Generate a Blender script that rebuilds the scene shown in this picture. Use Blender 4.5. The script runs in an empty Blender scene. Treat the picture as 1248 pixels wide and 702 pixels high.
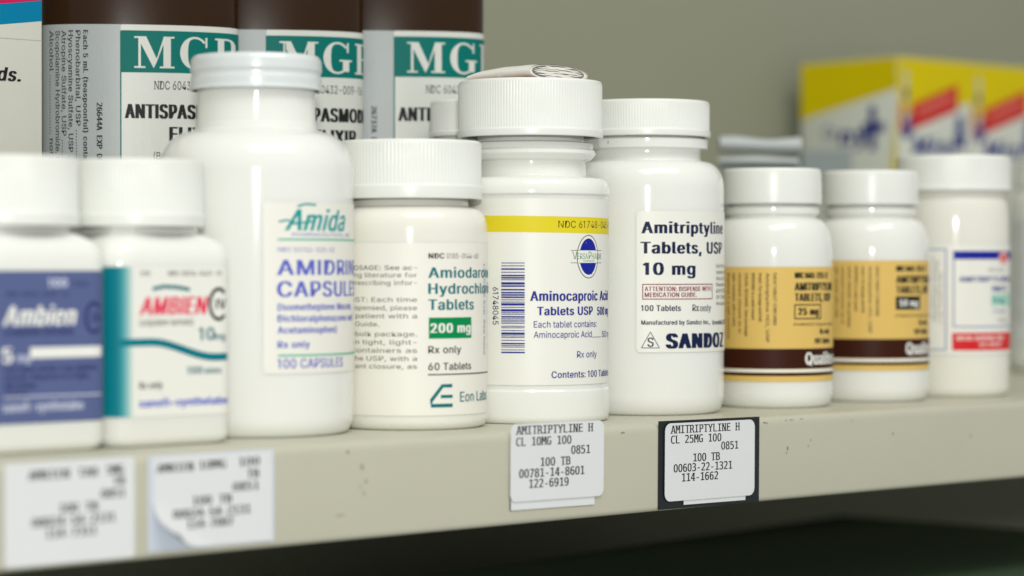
import bpy, bmesh, math, random, os
from mathutils import Vector, Matrix
random.seed(7)
SC = bpy.context.scene
COL = SC.collection
MM = 0.001

# ------------------------------------------------------------------ camera
# the shelf front runs along +X at Y = 0, its top is Z = 0, depth into the shelf is +Y
AX = math.radians(48.375)                       # angle between the shelf edge and the line of sight
FWD = (math.cos(AX), math.sin(AX))
CAM = Vector((-0.47588, -0.53553, 0.048))
cd = bpy.data.cameras.new('camera')
cam = bpy.data.objects.new('camera', cd)
COL.objects.link(cam)
cam.location = CAM
cam.rotation_euler = (math.radians(90 - 0.4966), 0, AX - math.radians(90))
cd.sensor_width = 36.0
cd.lens = 86.54
cd.clip_start = 0.01
cd.clip_end = 50
cd.dof.use_dof = True
cd.dof.focus_distance = 0.765
cd.dof.aperture_fstop = 7.0
SC.camera = cam

# ------------------------------------------------------------------ light
w = bpy.data.worlds.new('World')
SC.world = w
w.use_nodes = True
w.node_tree.nodes['Background'].inputs[0].default_value = (0.99, 1.0, 0.965, 1)
w.node_tree.nodes['Background'].inputs[1].default_value = 0.64


def area(name, loc, target, power, shape, size, size_y=None, color=(1, 1, 1)):
    l = bpy.data.lights.new(name, 'AREA')
    l.shape = shape
    l.size = size
    if size_y:
        l.size_y = size_y
    l.energy = power
    l.color = color
    o = bpy.data.objects.new(name, l)
    COL.objects.link(o)
    o.location = loc
    d = Vector(target) - Vector(loc)
    o.rotation_euler = d.to_track_quat('-Z', 'Y').to_euler()
    return o


area('camera_flash', (CAM.x - 0.34 * FWD[0] + 0.03, CAM.y - 0.34 * FWD[1] - 0.02, CAM.z + 0.11), (0.14, 0.03, 0.03), 6.2, 'DISK', 0.04, color=(1.0, 0.99, 0.95))
area('ceiling_lamp', (-0.15, -0.75, 1.2), (0.05, 0.05, 0.0), 16.0, 'RECTANGLE', 1.2, 0.5, color=(1.0, 1.0, 0.965))

SC.view_settings.view_transform = 'Standard'
SC.view_settings.look = 'None'
SC.view_settings.exposure = -0.5
SC.view_settings.gamma = 1.0
SC.render.engine = 'CYCLES'
SC.cycles.use_denoising = True
SC.cycles.max_bounces = 8

# ------------------------------------------------------------------ materials


def lin(c):
    return tuple((v / 255 / 12.92) if v / 255 <= 0.04045 else ((v / 255 + 0.055) / 1.055) ** 2.4 for v in c)


MATS = {}


def mat(name, rgb, rough=0.5, spec=0.5, var=0.0, vscale=60.0, bump=0.0, bscale=400.0, sss=0.0, rvar=0.0):
    """procedural principled material; rgb is the sRGB base colour; var mixes in uneven tone, bump a fine grain"""
    if name in MATS:
        return MATS[name]
    m = bpy.data.materials.new(name)
    m.use_nodes = True
    nt = m.node_tree
    b = nt.nodes['Principled BSDF']
    col = lin(rgb)
    b.inputs['Base Color'].default_value = (*col, 1)
    b.inputs['Roughness'].default_value = rough
    b.inputs['Specular IOR Level'].default_value = spec
    if sss:
        b.inputs['Subsurface Weight'].default_value = sss
        b.inputs['Subsurface Radius'].default_value = (1.0, 0.9, 0.75)
        b.inputs['Subsurface Scale'].default_value = 0.004
    tc = nt.nodes.new('ShaderNodeTexCoord')
    if var or rvar:
        n = nt.nodes.new('ShaderNodeTexNoise')
        n.inputs['Scale'].default_value = vscale
        n.inputs['Detail'].default_value = 5
        n.inputs['Roughness'].default_value = 0.6
        nt.links.new(tc.outputs['Object'], n.inputs['Vector'])
        if var:
            mx = nt.nodes.new('ShaderNodeMix')
            mx.data_type = 'RGBA'
            mx.inputs[6].default_value = (*[c * (1 - var) for c in col], 1)
            mx.inputs[7].default_value = (*[min(0.95, c * (1 + var * 0.6)) for c in col], 1)
            nt.links.new(n.outputs['Fac'], mx.inputs[0])
            nt.links.new(mx.outputs[2], b.inputs['Base Color'])
        if rvar:
            mr = nt.nodes.new('ShaderNodeMapRange')
            mr.inputs['To Min'].default_value = max(0.02, rough - rvar)
            mr.inputs['To Max'].default_value = min(1, rough + rvar)
            nt.links.new(n.outputs['Fac'], mr.inputs['Value'])
            nt.links.new(mr.outputs['Result'], b.inputs['Roughness'])
    if bump:
        n2 = nt.nodes.new('ShaderNodeTexNoise')
        n2.inputs['Scale'].default_value = bscale
        n2.inputs['Detail'].default_value = 3
        nt.links.new(tc.outputs['Object'], n2.inputs['Vector'])
        bp = nt.nodes.new('ShaderNodeBump')
        bp.inputs['Strength'].default_value = bump
        bp.inputs['Distance'].default_value = 0.0004
        nt.links.new(n2.outputs['Fac'], bp.inputs['Height'])
        nt.links.new(bp.outputs['Normal'], b.inputs['Normal'])
    MATS[name] = m
    return m


PLASTIC = mat('white_plastic', (231, 232, 226), 0.1, 0.35, var=0.035, vscale=25, bump=0.025, bscale=90, sss=0.35, rvar=0.03)
WARMPLASTIC = mat('warm_white_plastic', (231, 230, 220), 0.12, 0.35, var=0.035, vscale=22, bump=0.025, bscale=70, sss=0.35, rvar=0.03)
COOLPLASTIC = mat('cool_white_plastic', (231, 232, 227), 0.1, 0.35, var=0.035, vscale=28, bump=0.025, bscale=80, sss=0.35, rvar=0.03)
CAPWHITE = mat('cap_plastic', (231, 233, 227), 0.3, 0.4, var=0.03, vscale=40, bump=0.05, bscale=200, sss=0.15, rvar=0.05)
CAPMETAL = mat('painted_metal_cap', (214, 220, 220), 0.24, 0.6, var=0.03, vscale=40, bump=0.05, bscale=150, rvar=0.06)
PAPER = mat('label_paper', (231, 231, 223), 0.42, 0.4, var=0.02, vscale=50, bump=0.05, bscale=500)
CREAM = mat('cream_label', (233, 231, 221), 0.45, 0.35, var=0.02, vscale=50, bump=0.05, bscale=500)
PALE = mat('pale_label', (222, 225, 226), 0.4, 0.4, var=0.02, vscale=50, bump=0.05, bscale=500)
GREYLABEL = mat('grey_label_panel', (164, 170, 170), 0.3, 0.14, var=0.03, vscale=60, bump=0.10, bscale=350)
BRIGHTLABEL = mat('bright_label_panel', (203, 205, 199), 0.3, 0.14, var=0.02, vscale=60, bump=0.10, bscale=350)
STICKER = mat('sticker_paper', (219, 221, 222), 0.55, 0.3, var=0.03, vscale=70, bump=0.08, bscale=600)
STICKER_OLD = mat('sticker_backing', (203, 211, 224), 0.5, 0.3, var=0.04, vscale=70, bump=0.08, bscale=600)
BLACKCARD = mat('black_card', (24, 30, 32), 0.45, 0.4, var=0.25, vscale=120, bump=0.15, bscale=500)
SHELF = mat('shelf_enamel', (189, 187, 168), 0.42, 0.45, var=0.06, vscale=22, bump=0.18, bscale=160, rvar=0.08)
WALL = mat('wall_paint', (146, 148, 129), 0.6, 0.3, var=0.05, vscale=6, bump=0.08, bscale=120)
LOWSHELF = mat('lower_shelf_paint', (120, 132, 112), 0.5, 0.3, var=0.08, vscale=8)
BROWN = mat('amber_plastic', (46, 27, 10), 0.18, 0.25, var=0.15, vscale=40, bump=0.05, bscale=80)
DUST = mat('scuff', (112, 110, 94), 0.8, 0.2)
# inks
INK = lambda n, c, r=0.45: mat(n + '_ink', c, r, 0.12, var=0.05, vscale=90)
BLACK = INK('black', (34, 36, 36))
GREYINK = INK('grey', (112, 110, 104))
NAVY = INK('navy', (22, 34, 70))
BLUE = INK('blue', (38, 48, 140))
AMBLUE = INK('soft_blue', (92, 102, 192))
TEAL = INK('teal', (0, 112, 120))
MGTEAL = INK('deep_teal', (0, 106, 99))
AMTEAL = INK('sea_teal', (10, 150, 150))
LINEGREEN = INK('mint_line', (96, 186, 158))
GREEN = INK('green', (0, 136, 76))
VGREEN = INK('leaf_green', (96, 150, 96))
YELLOW = INK('yellow', (222, 205, 44))
ROYAL = INK('royal_blue', (24, 38, 150))
MAROON = INK('maroon', (140, 44, 62))
TAN = INK('tan', (221, 187, 106))
CHOC = INK('chocolate', (58, 26, 14))
WHITE = INK('white', (232, 232, 226))
PURPLE = INK('periwinkle', (88, 99, 142))
PURPDARK = INK('dark_periwinkle', (48, 56, 104))
PALETEXT = INK('pale_lilac', (196, 202, 220))
CYAN = INK('cyan_teal', (0, 118, 132))
RED = INK('red', (214, 40, 44))
PINKRED = INK('raspberry', (226, 62, 92))
SANOFI = INK('bright_blue', (54, 78, 200))
GBLUE = INK('slate_blue', (120, 134, 178))
MINT = INK('mint', (168, 214, 196))
BOXYELLOW = INK('carton_yellow', (212, 192, 0))
BOXWHITE = mat('carton_white', (204, 208, 198), 0.5, 0.3, var=0.03, vscale=40)
BOXBLUE = INK('carton_blue', (52, 60, 128))
BOXRED = INK('carton_red', (196, 48, 42))
BOXGREY = INK('carton_grey', (170, 180, 184))

# ------------------------------------------------------------------ object helpers


def thing(name, label, cat, loc=(0, 0, 0), rz=0.0, group=None):
    o = bpy.data.objects.new(name, None)
    COL.objects.link(o)
    o.empty_display_size = 0.01
    o.location = [c * MM for c in loc]
    o.rotation_euler = (0, 0, rz)
    tag(o, label, cat, group)
    return o


def tag(o, label=None, cat=None, group=None, kind=None):
    if label:
        o['label'] = label
    if cat:
        o['category'] = cat
    if group:
        o['group'] = group
    if kind:
        o['kind'] = kind
    return o


def obj(name, verts, faces, mats, parent=None, midx=None, smooth=True, sharp=None, loc=None):
    """one mesh object from millimetre coordinates"""
    me = bpy.data.meshes.new(name)
    me.from_pydata([(x * MM, y * MM, z * MM) for x, y, z in verts], [], faces)
    for m in (mats if isinstance(mats, (list, tuple)) else [mats]):
        me.materials.append(m)
    if midx:
        me.polygons.foreach_set('material_index', midx)
    if smooth:
        me.polygons.foreach_set('use_smooth', [True] * len(me.polygons))
        if sharp:
            me.set_sharp_from_angle(angle=math.radians(sharp))
    me.update()
    o = bpy.data.objects.new(name, me)
    COL.objects.link(o)
    if parent:
        o.parent = parent
    if loc:
        o.location = [c * MM for c in loc]
    return o


def fillet(pts, n=5):
    """profile of (r, z, radius): rounds each corner with an arc of that radius"""
    out = []
    for i, p in enumerate(pts):
        rad = p[2] if len(p) > 2 else 0
        if not rad or i in (0, len(pts) - 1):
            out.append((p[0], p[1]))
            continue
        P = Vector(p[:2])
        a = Vector(pts[i - 1][:2]) - P
        b = Vector(pts[i + 1][:2]) - P
        la, lb = a.length, b.length
        if la < 1e-6 or lb < 1e-6:
            out.append((p[0], p[1]))
            continue
        a /= la
        b /= lb
        ang = a.angle(b)
        if ang > 3.1:
            out.append((p[0], p[1]))
            continue
        t = min(rad / math.tan(ang / 2), la * 0.49, lb * 0.49)
        p0, p1 = P + a * t, P + b * t
        for k in range(n + 1):
            s = k / n
            q = p0 * (1 - s) ** 2 + P * 2 * s * (1 - s) + p1 * s * s
            out.append((q.x, q.y))
    return out


def lathe(prof, seg=96, ribs=None, cap_top=True, cap_bot=True):
    """surface of revolution; ribs = (count, depth, z0, z1) raises vertical ridges between two heights"""
    V, F = [], []
    n = seg if not ribs else ribs[0] * 4
    for r, z in prof:
        for k in range(n):
            a = 2 * math.pi * k / n
            rr = r
            if ribs and ribs[2] <= z <= ribs[3]:
                rr = r - ribs[1] * (1.0, 0.3, 0.0, 0.3)[k % 4]
            V.append((rr * math.sin(a), -rr * math.cos(a), z))
    for i in range(len(prof) - 1):
        for k in range(n):
            k2 = (k + 1) % n
            F.append((i * n + k, i * n + k2, (i + 1) * n + k2, (i + 1) * n + k))
    if cap_bot:
        F.append(tuple(range(n - 1, -1, -1)))
    if cap_top:
        b = (len(prof) - 1) * n
        F.append(tuple(range(b, b + n)))
    return V, F


# ------------------------------------------------------------------ lettering
FONTS = {}


def font(key):
    if key not in FONTS:
        f = None
        try:                                     # typefaces that ship inside Blender itself
            f = bpy.data.fonts.load(os.path.join(bpy.utils.resource_path('LOCAL'), 'datafiles', 'fonts',
                                                 {'sans': 'Inter.woff2', 'mono': 'DejaVuSansMono.woff2'}[key]))
        except Exception:
            f = None
        FONTS[key] = f
    return FONTS[key]


GL = {}


def raw(text, key):
    """flat outline faces of a string in its typeface, cap height scaled to 1"""
    c = bpy.data.curves.new('t', 'FONT')
    f = font(key)
    if f:
        c.font = f
    c.resolution_u = 3
    c.body = text
    o = bpy.data.objects.new('t', c)
    me = bpy.data.meshes.new_from_object(o)
    k = 1 / (0.5198 if key == 'mono' else 0.5087)
    V = [(v.co.x * k, v.co.y * k) for v in me.vertices]
    F = [tuple(p.vertices) for p in me.polygons]
    bpy.data.objects.remove(o)
    bpy.data.curves.remove(c)
    bpy.data.meshes.remove(me)
    return V, F


def glyph(ch, key):
    """one character: (verts, faces, boundary edges, advance)"""
    if (ch, key) in GL:
        return GL[(ch, key)]
    if key == 'sans' and ch == 'I':               # plain upright stroke
        V, F, adv = [(0.11, 0), (0.235, 0), (0.235, 1), (0.11, 1)], [(0, 1, 2, 3)], 0.345
    elif key == 'sans' and ch == '1':             # figure one without a foot
        V = [(0.25, 0), (0.375, 0), (0.375, 1), (0.25, 1), (0.06, 0.74), (0.25, 0.86), (0.06, 0.87)]
        F, adv = [(0, 1, 2, 3), (4, 5, 3, 6)], 0.62
    else:
        V, F = raw(ch, key) if ch != ' ' else ([], [])
        mx = lambda q: max(v[0] for v in raw(q, key)[0])
        adv = mx('H' + ch + 'H') - mx('HH')
    cnt = {}
    for p in F:
        for i in range(len(p)):
            e = tuple(sorted((p[i], p[(i + 1) % len(p)])))
            cnt[e] = cnt.get(e, 0) + 1
    E = [e for e, k in cnt.items() if k == 1]
    GL[(ch, key)] = (V, F, E, adv)
    return GL[(ch, key)]


def glyphs(text, key, track=0.0):
    """a line of type set from single characters, starting at x = 0"""
    V, F, E, x = [], [], [], 0.0
    for ch in text:
        v, f, e, adv = glyph(ch, key)
        b = len(V)
        V += [(p[0] + x, p[1]) for p in v]
        F += [tuple(b + i for i in q) for q in f]
        E += [(b + p, b + q) for p, q in e]
        x += adv + track
    x0 = min((v[0] for v in V), default=0)
    x1 = max((v[0] for v in V), default=0)
    return [(a - x0, c) for a, c in V], F, x1 - x0, E


class Art:
    """flat artwork on a label: polygons at (u, v) with an ink and a layer, later wrapped round the pack"""

    def __init__(self):
        self.V, self.F, self.M, self.mats = [], [], [], []
        self.lay = 0

    def mi(self, m):
        if m not in self.mats:
            self.mats.append(m)
        return self.mats.index(m)

    def add(self, pts, faces, m, h):
        b = len(self.V)
        self.V += [(x, y, h) for x, y in pts]
        self.F += [tuple(b + i for i in f) for f in faces]
        self.M += [self.mi(m)] * len(faces)

    def h(self):
        self.lay += 1
        return 0.02 + 0.0014 * self.lay

    def rect(self, u0, v0, u1, v1, m, step=1.0, tilt=0.0):
        n = max(1, int(abs(u1 - u0) / step))
        P = []
        for k in range(n + 1):
            u = u0 + (u1 - u0) * k / n
            P += [(u, v0 + tilt * (u - u0)), (u, v1 + tilt * (u - u0))]
        self.add(P, [(2 * k, 2 * k + 2, 2 * k + 3, 2 * k + 1) for k in range(n)], m, self.h())

    def frame(self, u0, v0, u1, v1, t, m):
        self.rect(u0, v0, u1, v0 + t, m)
        self.rect(u0, v1 - t, u1, v1, m)
        self.rect(u0, v0 + t, u0 + t, v1 - t, m)
        self.rect(u1 - t, v0 + t, u1, v1 - t, m)

    def poly(self, pts, m):
        self.add(pts, [tuple(range(len(pts)))], m, self.h())

    def oval(self, cu, cv, ru, rv, m, a0=0, a1=360, n=40):
        P = [(cu, cv)]
        for k in range(n + 1):
            a = math.radians(a0 + (a1 - a0) * k / n)
            P.append((cu + ru * math.cos(a), cv + rv * math.sin(a)))
        self.add(P, [(0, k, k + 1) for k in range(1, n + 1)], m, self.h())

    def ring(self, cu, cv, ru, rv, t, m, a0=0, a1=360, n=40, tv=None):
        tv = t if tv is None else tv
        P = []
        for k in range(n + 1):
            a = math.radians(a0 + (a1 - a0) * k / n)
            c, s = math.cos(a), math.sin(a)
            P += [(cu + ru * c, cv + rv * s), (cu + (ru - t) * c, cv + (rv - tv) * s)]
        self.add(P, [(2 * k, 2 * k + 2, 2 * k + 3, 2 * k + 1) for k in range(n)], m, self.h())

    def stroke(self, pts, t, m):
        P = []
        n = len(pts)
        for i in range(n):
            a = Vector(pts[max(0, i - 1)])
            b = Vector(pts[min(n - 1, i + 1)])
            d = (b - a).normalized()
            nn = Vector((-d.y, d.x)) * t / 2
            p = Vector(pts[i])
            P += [tuple(p + nn), tuple(p - nn)]
        self.add(P, [(2 * k, 2 * k + 1, 2 * k + 3, 2 * k + 2) for k in range(n - 1)], m, self.h())

    def text(self, s, u, v, cap, m, width=None, bold=0.0, key='sans', serif=0.0, shear=0.0, rot=0, align='l', xs=1.0):
        """cap = height of a capital; width fits the line to a length; bold fattens; serif adds slab feet; rot 90 reads downwards"""
        if key == 'mono':
            s = s.replace('0', 'O')
        V, F, wd, E = glyphs(s, key, bold * 0.75 if key == 'sans' else 0.0)
        if not V:
            return
        sx = cap * xs if width is None else width / wd
        sets = [(V, F)]
        if serif:
            SV, SF = [], []
            for a, b in E:
                (xa, ya), (xb, yb) = V[a], V[b]
                if abs(ya - yb) > 0.012:
                    continue
                ln = abs(xa - xb)
                if not 0.05 < ln < 0.34:
                    continue
                lv = [q for q in (0.0, 1.0, 0.75, 1.06) if abs(ya - q) < 0.035]
                if not lv:
                    continue
                up = 1 if lv[0] == 0 else -1
                xl, xr = min(xa, xb) - serif, max(xa, xb) + serif
                k = len(SV)
                SV += [(xl, ya), (xr, ya), (xr, ya + up * 0.075), (xl, ya + up * 0.075)]
                SF.append((k, k + 1, k + 2, k + 3))
            if SV:
                sets.append((SV, SF))
        offs = [0.0]
        if bold:
            k = max(1, int(math.ceil(bold / 0.055)))
            offs = [-bold / 2 + bold * i / k for i in range(k + 1)]
        total = wd * sx
        sh = {'l': 0, 'c': -total / 2, 'r': -total}[align]
        for o in offs:
            for (A, B) in sets:
                P = []
                for x, y in A:
                    X = x * sx + o * cap + sh + shear * y * cap
                    Y = y * cap
                    if rot == 90:
                        P.append((u + Y, v - X))
                    else:
                        P.append((u + X, v + Y))
                self.add(P, B, m, self.h())

    def build(self, name, wrap, parent):
        # cut wide polygons into narrow columns so that they follow a curved face
        bm = bmesh.new()
        vs = [bm.verts.new(p) for p in self.V]
        for f, m in zip(self.F, self.M):
            try:
                bm.faces.new([vs[i] for i in f]).material_index = m
            except ValueError:
                pass
        step = 1.0
        big = [f for f in bm.faces if max(v.co.x for v in f.verts) - min(v.co.x for v in f.verts) > step * 1.1]
        if big:
            g = math.floor(min(v.co.x for f in big for v in f.verts)) + step
            end = max(v.co.x for f in big for v in f.verts)
            big = set(big)
            while g < end:
                hit = [f for f in big if min(v.co.x for v in f.verts) < g < max(v.co.x for v in f.verts)]
                if hit:
                    geom = hit + list({e for f in hit for e in f.edges}) + list({v for f in hit for v in f.verts})
                    res = bmesh.ops.bisect_plane(bm, geom=geom, plane_co=(g, 0, 0), plane_no=(1, 0, 0), dist=1e-6)
                    big = {f for f in big if f.is_valid} | {q for q in res['geom'] if isinstance(q, bmesh.types.BMFace)}
                g += step
        bm.verts.index_update()
        V = [wrap(*v.co) for v in bm.verts]
        F = [tuple(v.index for v in f.verts) for f in bm.faces]
        M = [f.material_index for f in bm.faces]
        bm.free()
        return obj(name, V, F, self.mats, parent, M, smooth=False)


def patch(u0, u1, v0, v1, rad, wrap, h=0.0, step=0.5, nv=1):
    """label sheet between two arc positions with rounded corners"""
    us = []
    n = max(2, int((u1 - u0) / step))
    us = [u0 + (u1 - u0) * k / n for k in range(n + 1)]
    if rad:
        us += [u0 + rad * (1 - math.cos(math.radians(a))) for a in (20, 40, 60, 80)]
        us += [u1 - rad * (1 - math.cos(math.radians(a))) for a in (20, 40, 60, 80)]
        us = sorted(set(us))
    V, F = [], []
    for u in us:
        c = 0
        d = min(u - u0, u1 - u)
        if rad and d < rad:
            c = rad - math.sqrt(max(0, rad * rad - (rad - d) ** 2))
        V += [wrap(u, v0 + c, h), wrap(u, v1 - c, h)]
    F = [(2 * k, 2 * k + 2, 2 * k + 3, 2 * k + 1) for k in range(len(us) - 1)]
    return V, F


# ------------------------------------------------------------------ round bottles
class Round:
    """a round pack: where it stands and how artwork measured across its front goes round it"""

    def __init__(self, X, Y, R, dist, rz, xc, half):
        self.X, self.Y, self.R, self.dist = X, Y, half * dist / 3000.0, dist
        self.rz = math.radians(rz)
        self.k = dist / 3000.0
        self.xc, self.half = xc, half

    def u(self, x):
        return self.R * math.asin(max(-0.999, min(0.999, (x - self.xc) / self.half)))

    def z(self, y, x=None):
        x = self.xc if x is None else x
        c = math.sqrt(max(0.0, 1 - min(1, ((x - self.xc) / self.half) ** 2)))
        return 48 - (y - 325) * (self.dist - self.R * c) / 3000.0

    def zl(self, y):                              # height of a silhouette feature
        return 48 - (y - 325) * self.k

    def wrap(self, u, v, h, base=0.18):
        a = u / self.R
        r = self.R + base + h
        return (r * math.sin(a), -r * math.cos(a), v)

    def prof(self, pts):
        return fillet([(p[0] * self.k, (self.zl(p[1]) if p[1] is not None else 0.0), (p[2] * self.k if len(p) > 2 else 0)) for p in pts])


def add_label(b, th, x0, x1, y0, y1, m, rad=0.0, u0=None, u1=None, name='label'):
    ua = b.u(x0) if u0 is None else u0
    ub = b.u(x1) if u1 is None else u1
    V, F = patch(ua, ub, b.z(y1), b.z(y0), rad, b.wrap)
    return obj(name, V, F, m, th)


def cap_mesh(b, half, y0, y1, bead, ribs, th, m, crown=3.0, name='cap', ribdepth=0.3):
    """screw cap: flat top with a soft edge, ribbed skirt, plain bead at the foot, hollow below"""
    k = b.k
    zt, zb = b.zl(y0), b.zl(y1)
    R = half * k
    zbead = zb + bead * k
    P = [(R - 1.4, zb + 0.6), (R - 1.3, zb, ), (R, zb, 0.35)]
    if bead:
        P += [(R + 0.05, zbead, 0.3), (R - 0.25, zbead + 0.35, 0.2)]
    prof = fillet([(p[0], p[1], p[2] if len(p) > 2 else 0) for p in P] + [(R - 0.28, zt - crown * k * 1.6)])
    top = fillet([(R - 0.28, zt - crown * k * 1.6), (R - 0.45, zt, crown * k), (0.2, zt + 0.12)], n=7)
    prof = prof + [q for q in top[1:]]
    if ribs:
        rz0, rz1 = zbead + 0.5, zt - crown * k * 0.9
        # ring of vertices just inside the ribbed zone
        ins = [(R - 0.28, rz0), (R - 0.28, rz0 + 0.02)]
        out = []
        done = False
        for q in prof:
            if not done and q[1] > rz0 and q[0] > R - 0.6:
                out += [(R - 0.28, rz0 - 0.05), (R - 0.27, rz0 + 0.15)]
                done = True
            out.append(q)
        prof = out
        V, F = lathe(prof, ribs=(ribs, ribdepth, rz0, rz1), cap_bot=False)
    else:
        V, F = lathe(prof, seg=128, cap_bot=False)
    return obj(name, V, F, m, th, sharp=50)


def shoulder(half, y0, neck, y1, e=2.4, n=10):
    """rounded shoulder from the straight wall (half, y0) up to the neck (neck, y1)"""
    out = []
    for k in range(n + 1):
        q = math.pi / 2 * k / n
        out.append((neck + (half - neck) * math.cos(q) ** (2 / e), y0 + (y1 - y0) * math.sin(q) ** (2 / e)))
    return out


def foot(half, inset, y0, yb, n=9):
    """rounded bottom edge from the base (height yb) up to the straight wall at y0"""
    out = [(half - inset, None)]
    for k in range(1, n + 1):
        q = math.pi / 2 * (1 - k / n)
        out.append((half - inset + inset * math.cos(q), yb + (y0 - yb) * (1 - math.sin(q))))
    return out


def body_mesh(b, pts, th, m, name='body'):
    prof = b.prof(pts)
    V, F = lathe(prof, seg=144)
    return obj(name, V, F, m, th, sharp=40)


GRP = 'medicine bottles along the front of the shelf'


def bottle(label, b, cat='bottle', name='pill_bottle', group=GRP):
    return thing(name, label, cat, (b.X, b.Y, 0), b.rz, group)


# ------------------------------------------------------------------ the setting
def sheet(name, quad, m, kind='structure'):
    o = obj(name, quad, [(0, 1, 2, 3)], m, smooth=False)
    o['kind'] = kind
    return o


WALL_Y = 300
sheet('wall', [(-900, WALL_Y, -420), (1900, WALL_Y, -420), (1900, WALL_Y, 700), (-900, WALL_Y, 700)], WALL)

# upper shelf: a sheet metal tray with a turned-down front lip
sh = thing('metal_shelf', 'long beige enamelled metal shelf with scuffed front lip that all the bottles stand on', 'shelf')
XL, XR = -520, 1500
prof = [(WALL_Y - 0.5, 0), (60, 0), (12, 0), (3.0, 0), (1.9, -0.12), (0.95, -0.5), (0.35, -1.15), (0.06, -2.0), (0, -3.2),
        (0, -25.6), (0.1, -26.4), (0.5, -27.0), (1.1, -27.25), (9, -27.3), (9, -26.3), (1.6, -26.2), (1.2, -25.6), (1.2, -2.4),
        (3, -1.4), (WALL_Y - 0.5, -1.4)]
xs = [XL + (XR - XL) * i / 60 for i in range(61)]
V, F = [], []
n = len(prof)
for x in xs:
    V += [(x, y, z) for y, z in prof]
for i in range(60):
    for j in range(n - 1):
        a = i * n + j
        F.append((a, a + 1, a + n + 1, a + n))
obj('shelf_board', V, F, SHELF, sh, sharp=35)


def lipwrap(u, v, h):
    return (u, -0.05 - h, v)


def speck(x, z, w_, h_, m=DUST):
    P = []
    for k in range(9):
        a = 2 * math.pi * k / 9
        r = random.uniform(0.6, 1.1)
        P.append((x + w_ * r * math.cos(a), z + h_ * r * math.sin(a)))
    art = Art()
    art.poly(P, m)
    art.build('scuff_mark', lipwrap, sh)


for q in [(44.6, -2.4, 0.75, 0.22), (45.4, -2.3, 0.3, 0.3), (108.2, -2.0, 0.8, 0.25), (109.4, -2.2, 0.5, 0.2),
          (118.5, -1.7, 0.5, 0.14), (121, -1.6, 1.2, 0.12), (126, -1.5, 0.9, 0.12), (119.2, -10.8, 0.35, 0.8), (118.6, -12.3, 0.2, 0.5), (129.2, -10.5, 0.4, 0.3),
          (130.4, -8.6, 0.22, 0.35), (172, -8.4, 0.3, 0.9), (-60.4, -3.0, 0.5, 0.45), (214, -11, 0.2, 0.9), (151, -3.0, 0.5, 0.2)]:
    speck(*q)
for q in [(-55.5, -7.2, 0.7, 1.3), (-54, -11.3, 0.6, 0.9), (-56, -12.6, 0.3, 0.5), (-54.8, -14.6, 0.35, 0.9), (-63, -20.2, 2.0, 0.25)]:
    speck(*q, m=mat('faint_scuff', (160, 157, 132), 0.7, 0.3))

# lower compartment: another shelf with two dull cartons lying on it
lowz = -128
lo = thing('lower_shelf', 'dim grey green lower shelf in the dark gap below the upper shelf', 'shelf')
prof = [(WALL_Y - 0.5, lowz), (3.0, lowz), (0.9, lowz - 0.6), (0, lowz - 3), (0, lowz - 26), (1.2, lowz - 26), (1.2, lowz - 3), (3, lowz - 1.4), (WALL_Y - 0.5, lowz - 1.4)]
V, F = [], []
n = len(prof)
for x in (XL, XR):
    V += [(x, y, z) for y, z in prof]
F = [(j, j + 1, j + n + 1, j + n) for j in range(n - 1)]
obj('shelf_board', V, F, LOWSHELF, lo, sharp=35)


t = thing('storage_carton', 'dark low carton in the shadow beneath the shelf', 'carton', (366.0, 190.7, lowz))
# far corner of the lid, edges running towards the front
def lowcarton(h_):
    r_, f_ = (0.748, -0.664), (0.664, 0.748)
    e1, e2 = (-0.64, -0.77), (0.77, -0.64)
    q = []
    for a_, b_ in ((0, 0), (330, 0), (330, 172), (0, 172)):
        l_, d_ = e1[0] * a_ + e2[0] * b_, e1[1] * a_ + e2[1] * b_
        q.append((l_ * r_[0] + d_ * f_[0], l_ * r_[1] + d_ * f_[1]))
    V = [(x, y, 0) for x, y in q] + [(x, y, h_) for x, y in q]
    return V, [(0, 1, 2, 3), (7, 6, 5, 4), (0, 4, 5, 1), (1, 5, 6, 2), (2, 6, 7, 3), (3, 7, 4, 0)]


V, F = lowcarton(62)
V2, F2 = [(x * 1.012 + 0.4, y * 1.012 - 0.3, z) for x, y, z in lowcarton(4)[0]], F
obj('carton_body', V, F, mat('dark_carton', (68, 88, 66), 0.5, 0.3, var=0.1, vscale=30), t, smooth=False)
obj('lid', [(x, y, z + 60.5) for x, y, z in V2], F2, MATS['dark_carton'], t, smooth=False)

# ------------------------------------------------------------------ shelf edge stickers
def mono_rows(art, rows, m=BLACK, cap=2.45, bold=0.06):
    for s, x0, x1, z in rows:
        art.text(s, x0, z, cap, m, width=x1 - x0, bold=bold, key='mono', serif=0.10)


def sticker(label, x0, x1, z0, z1, rad, rows, m=STICKER, h=0.25, cap=2.45, bold=0.06, rot=0.0, backing=None):
    t = thing('shelf_sticker', label, 'sticker', ((x0 + x1) / 2, -0.05, (z0 + z1) / 2), 0, 'price stickers on the shelf edge')
    t.rotation_euler = (0, rot, 0)
    cx, cz = (x0 + x1) / 2, (z0 + z1) / 2
    wr = lambda u, v, hh: (u - cx, -h - hh, v - cz)
    if backing:
        for i, (bx0, bx1, bz0, bz1, br, bm, bh) in enumerate(backing):
            V, F = patch(bx0, bx1, bz0, bz1, br, lambda u, v, hh: (u - cx, -bh, v - cz))
            obj('backing', V, F, bm, t, smooth=False)
    V, F = patch(x0, x1, z0, z1, rad, wr)
    V2, F2 = patch(x0, x1, z0, z1, rad, lambda u, v, hh: (u - cx, -h + 0.12, v - cz))
    obj('paper', V, F, m, t, smooth=False)
    a = Art()
    mono_rows(a, rows, cap=cap, bold=bold)
    a.build('lettering', wr, t)
    return t


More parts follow.
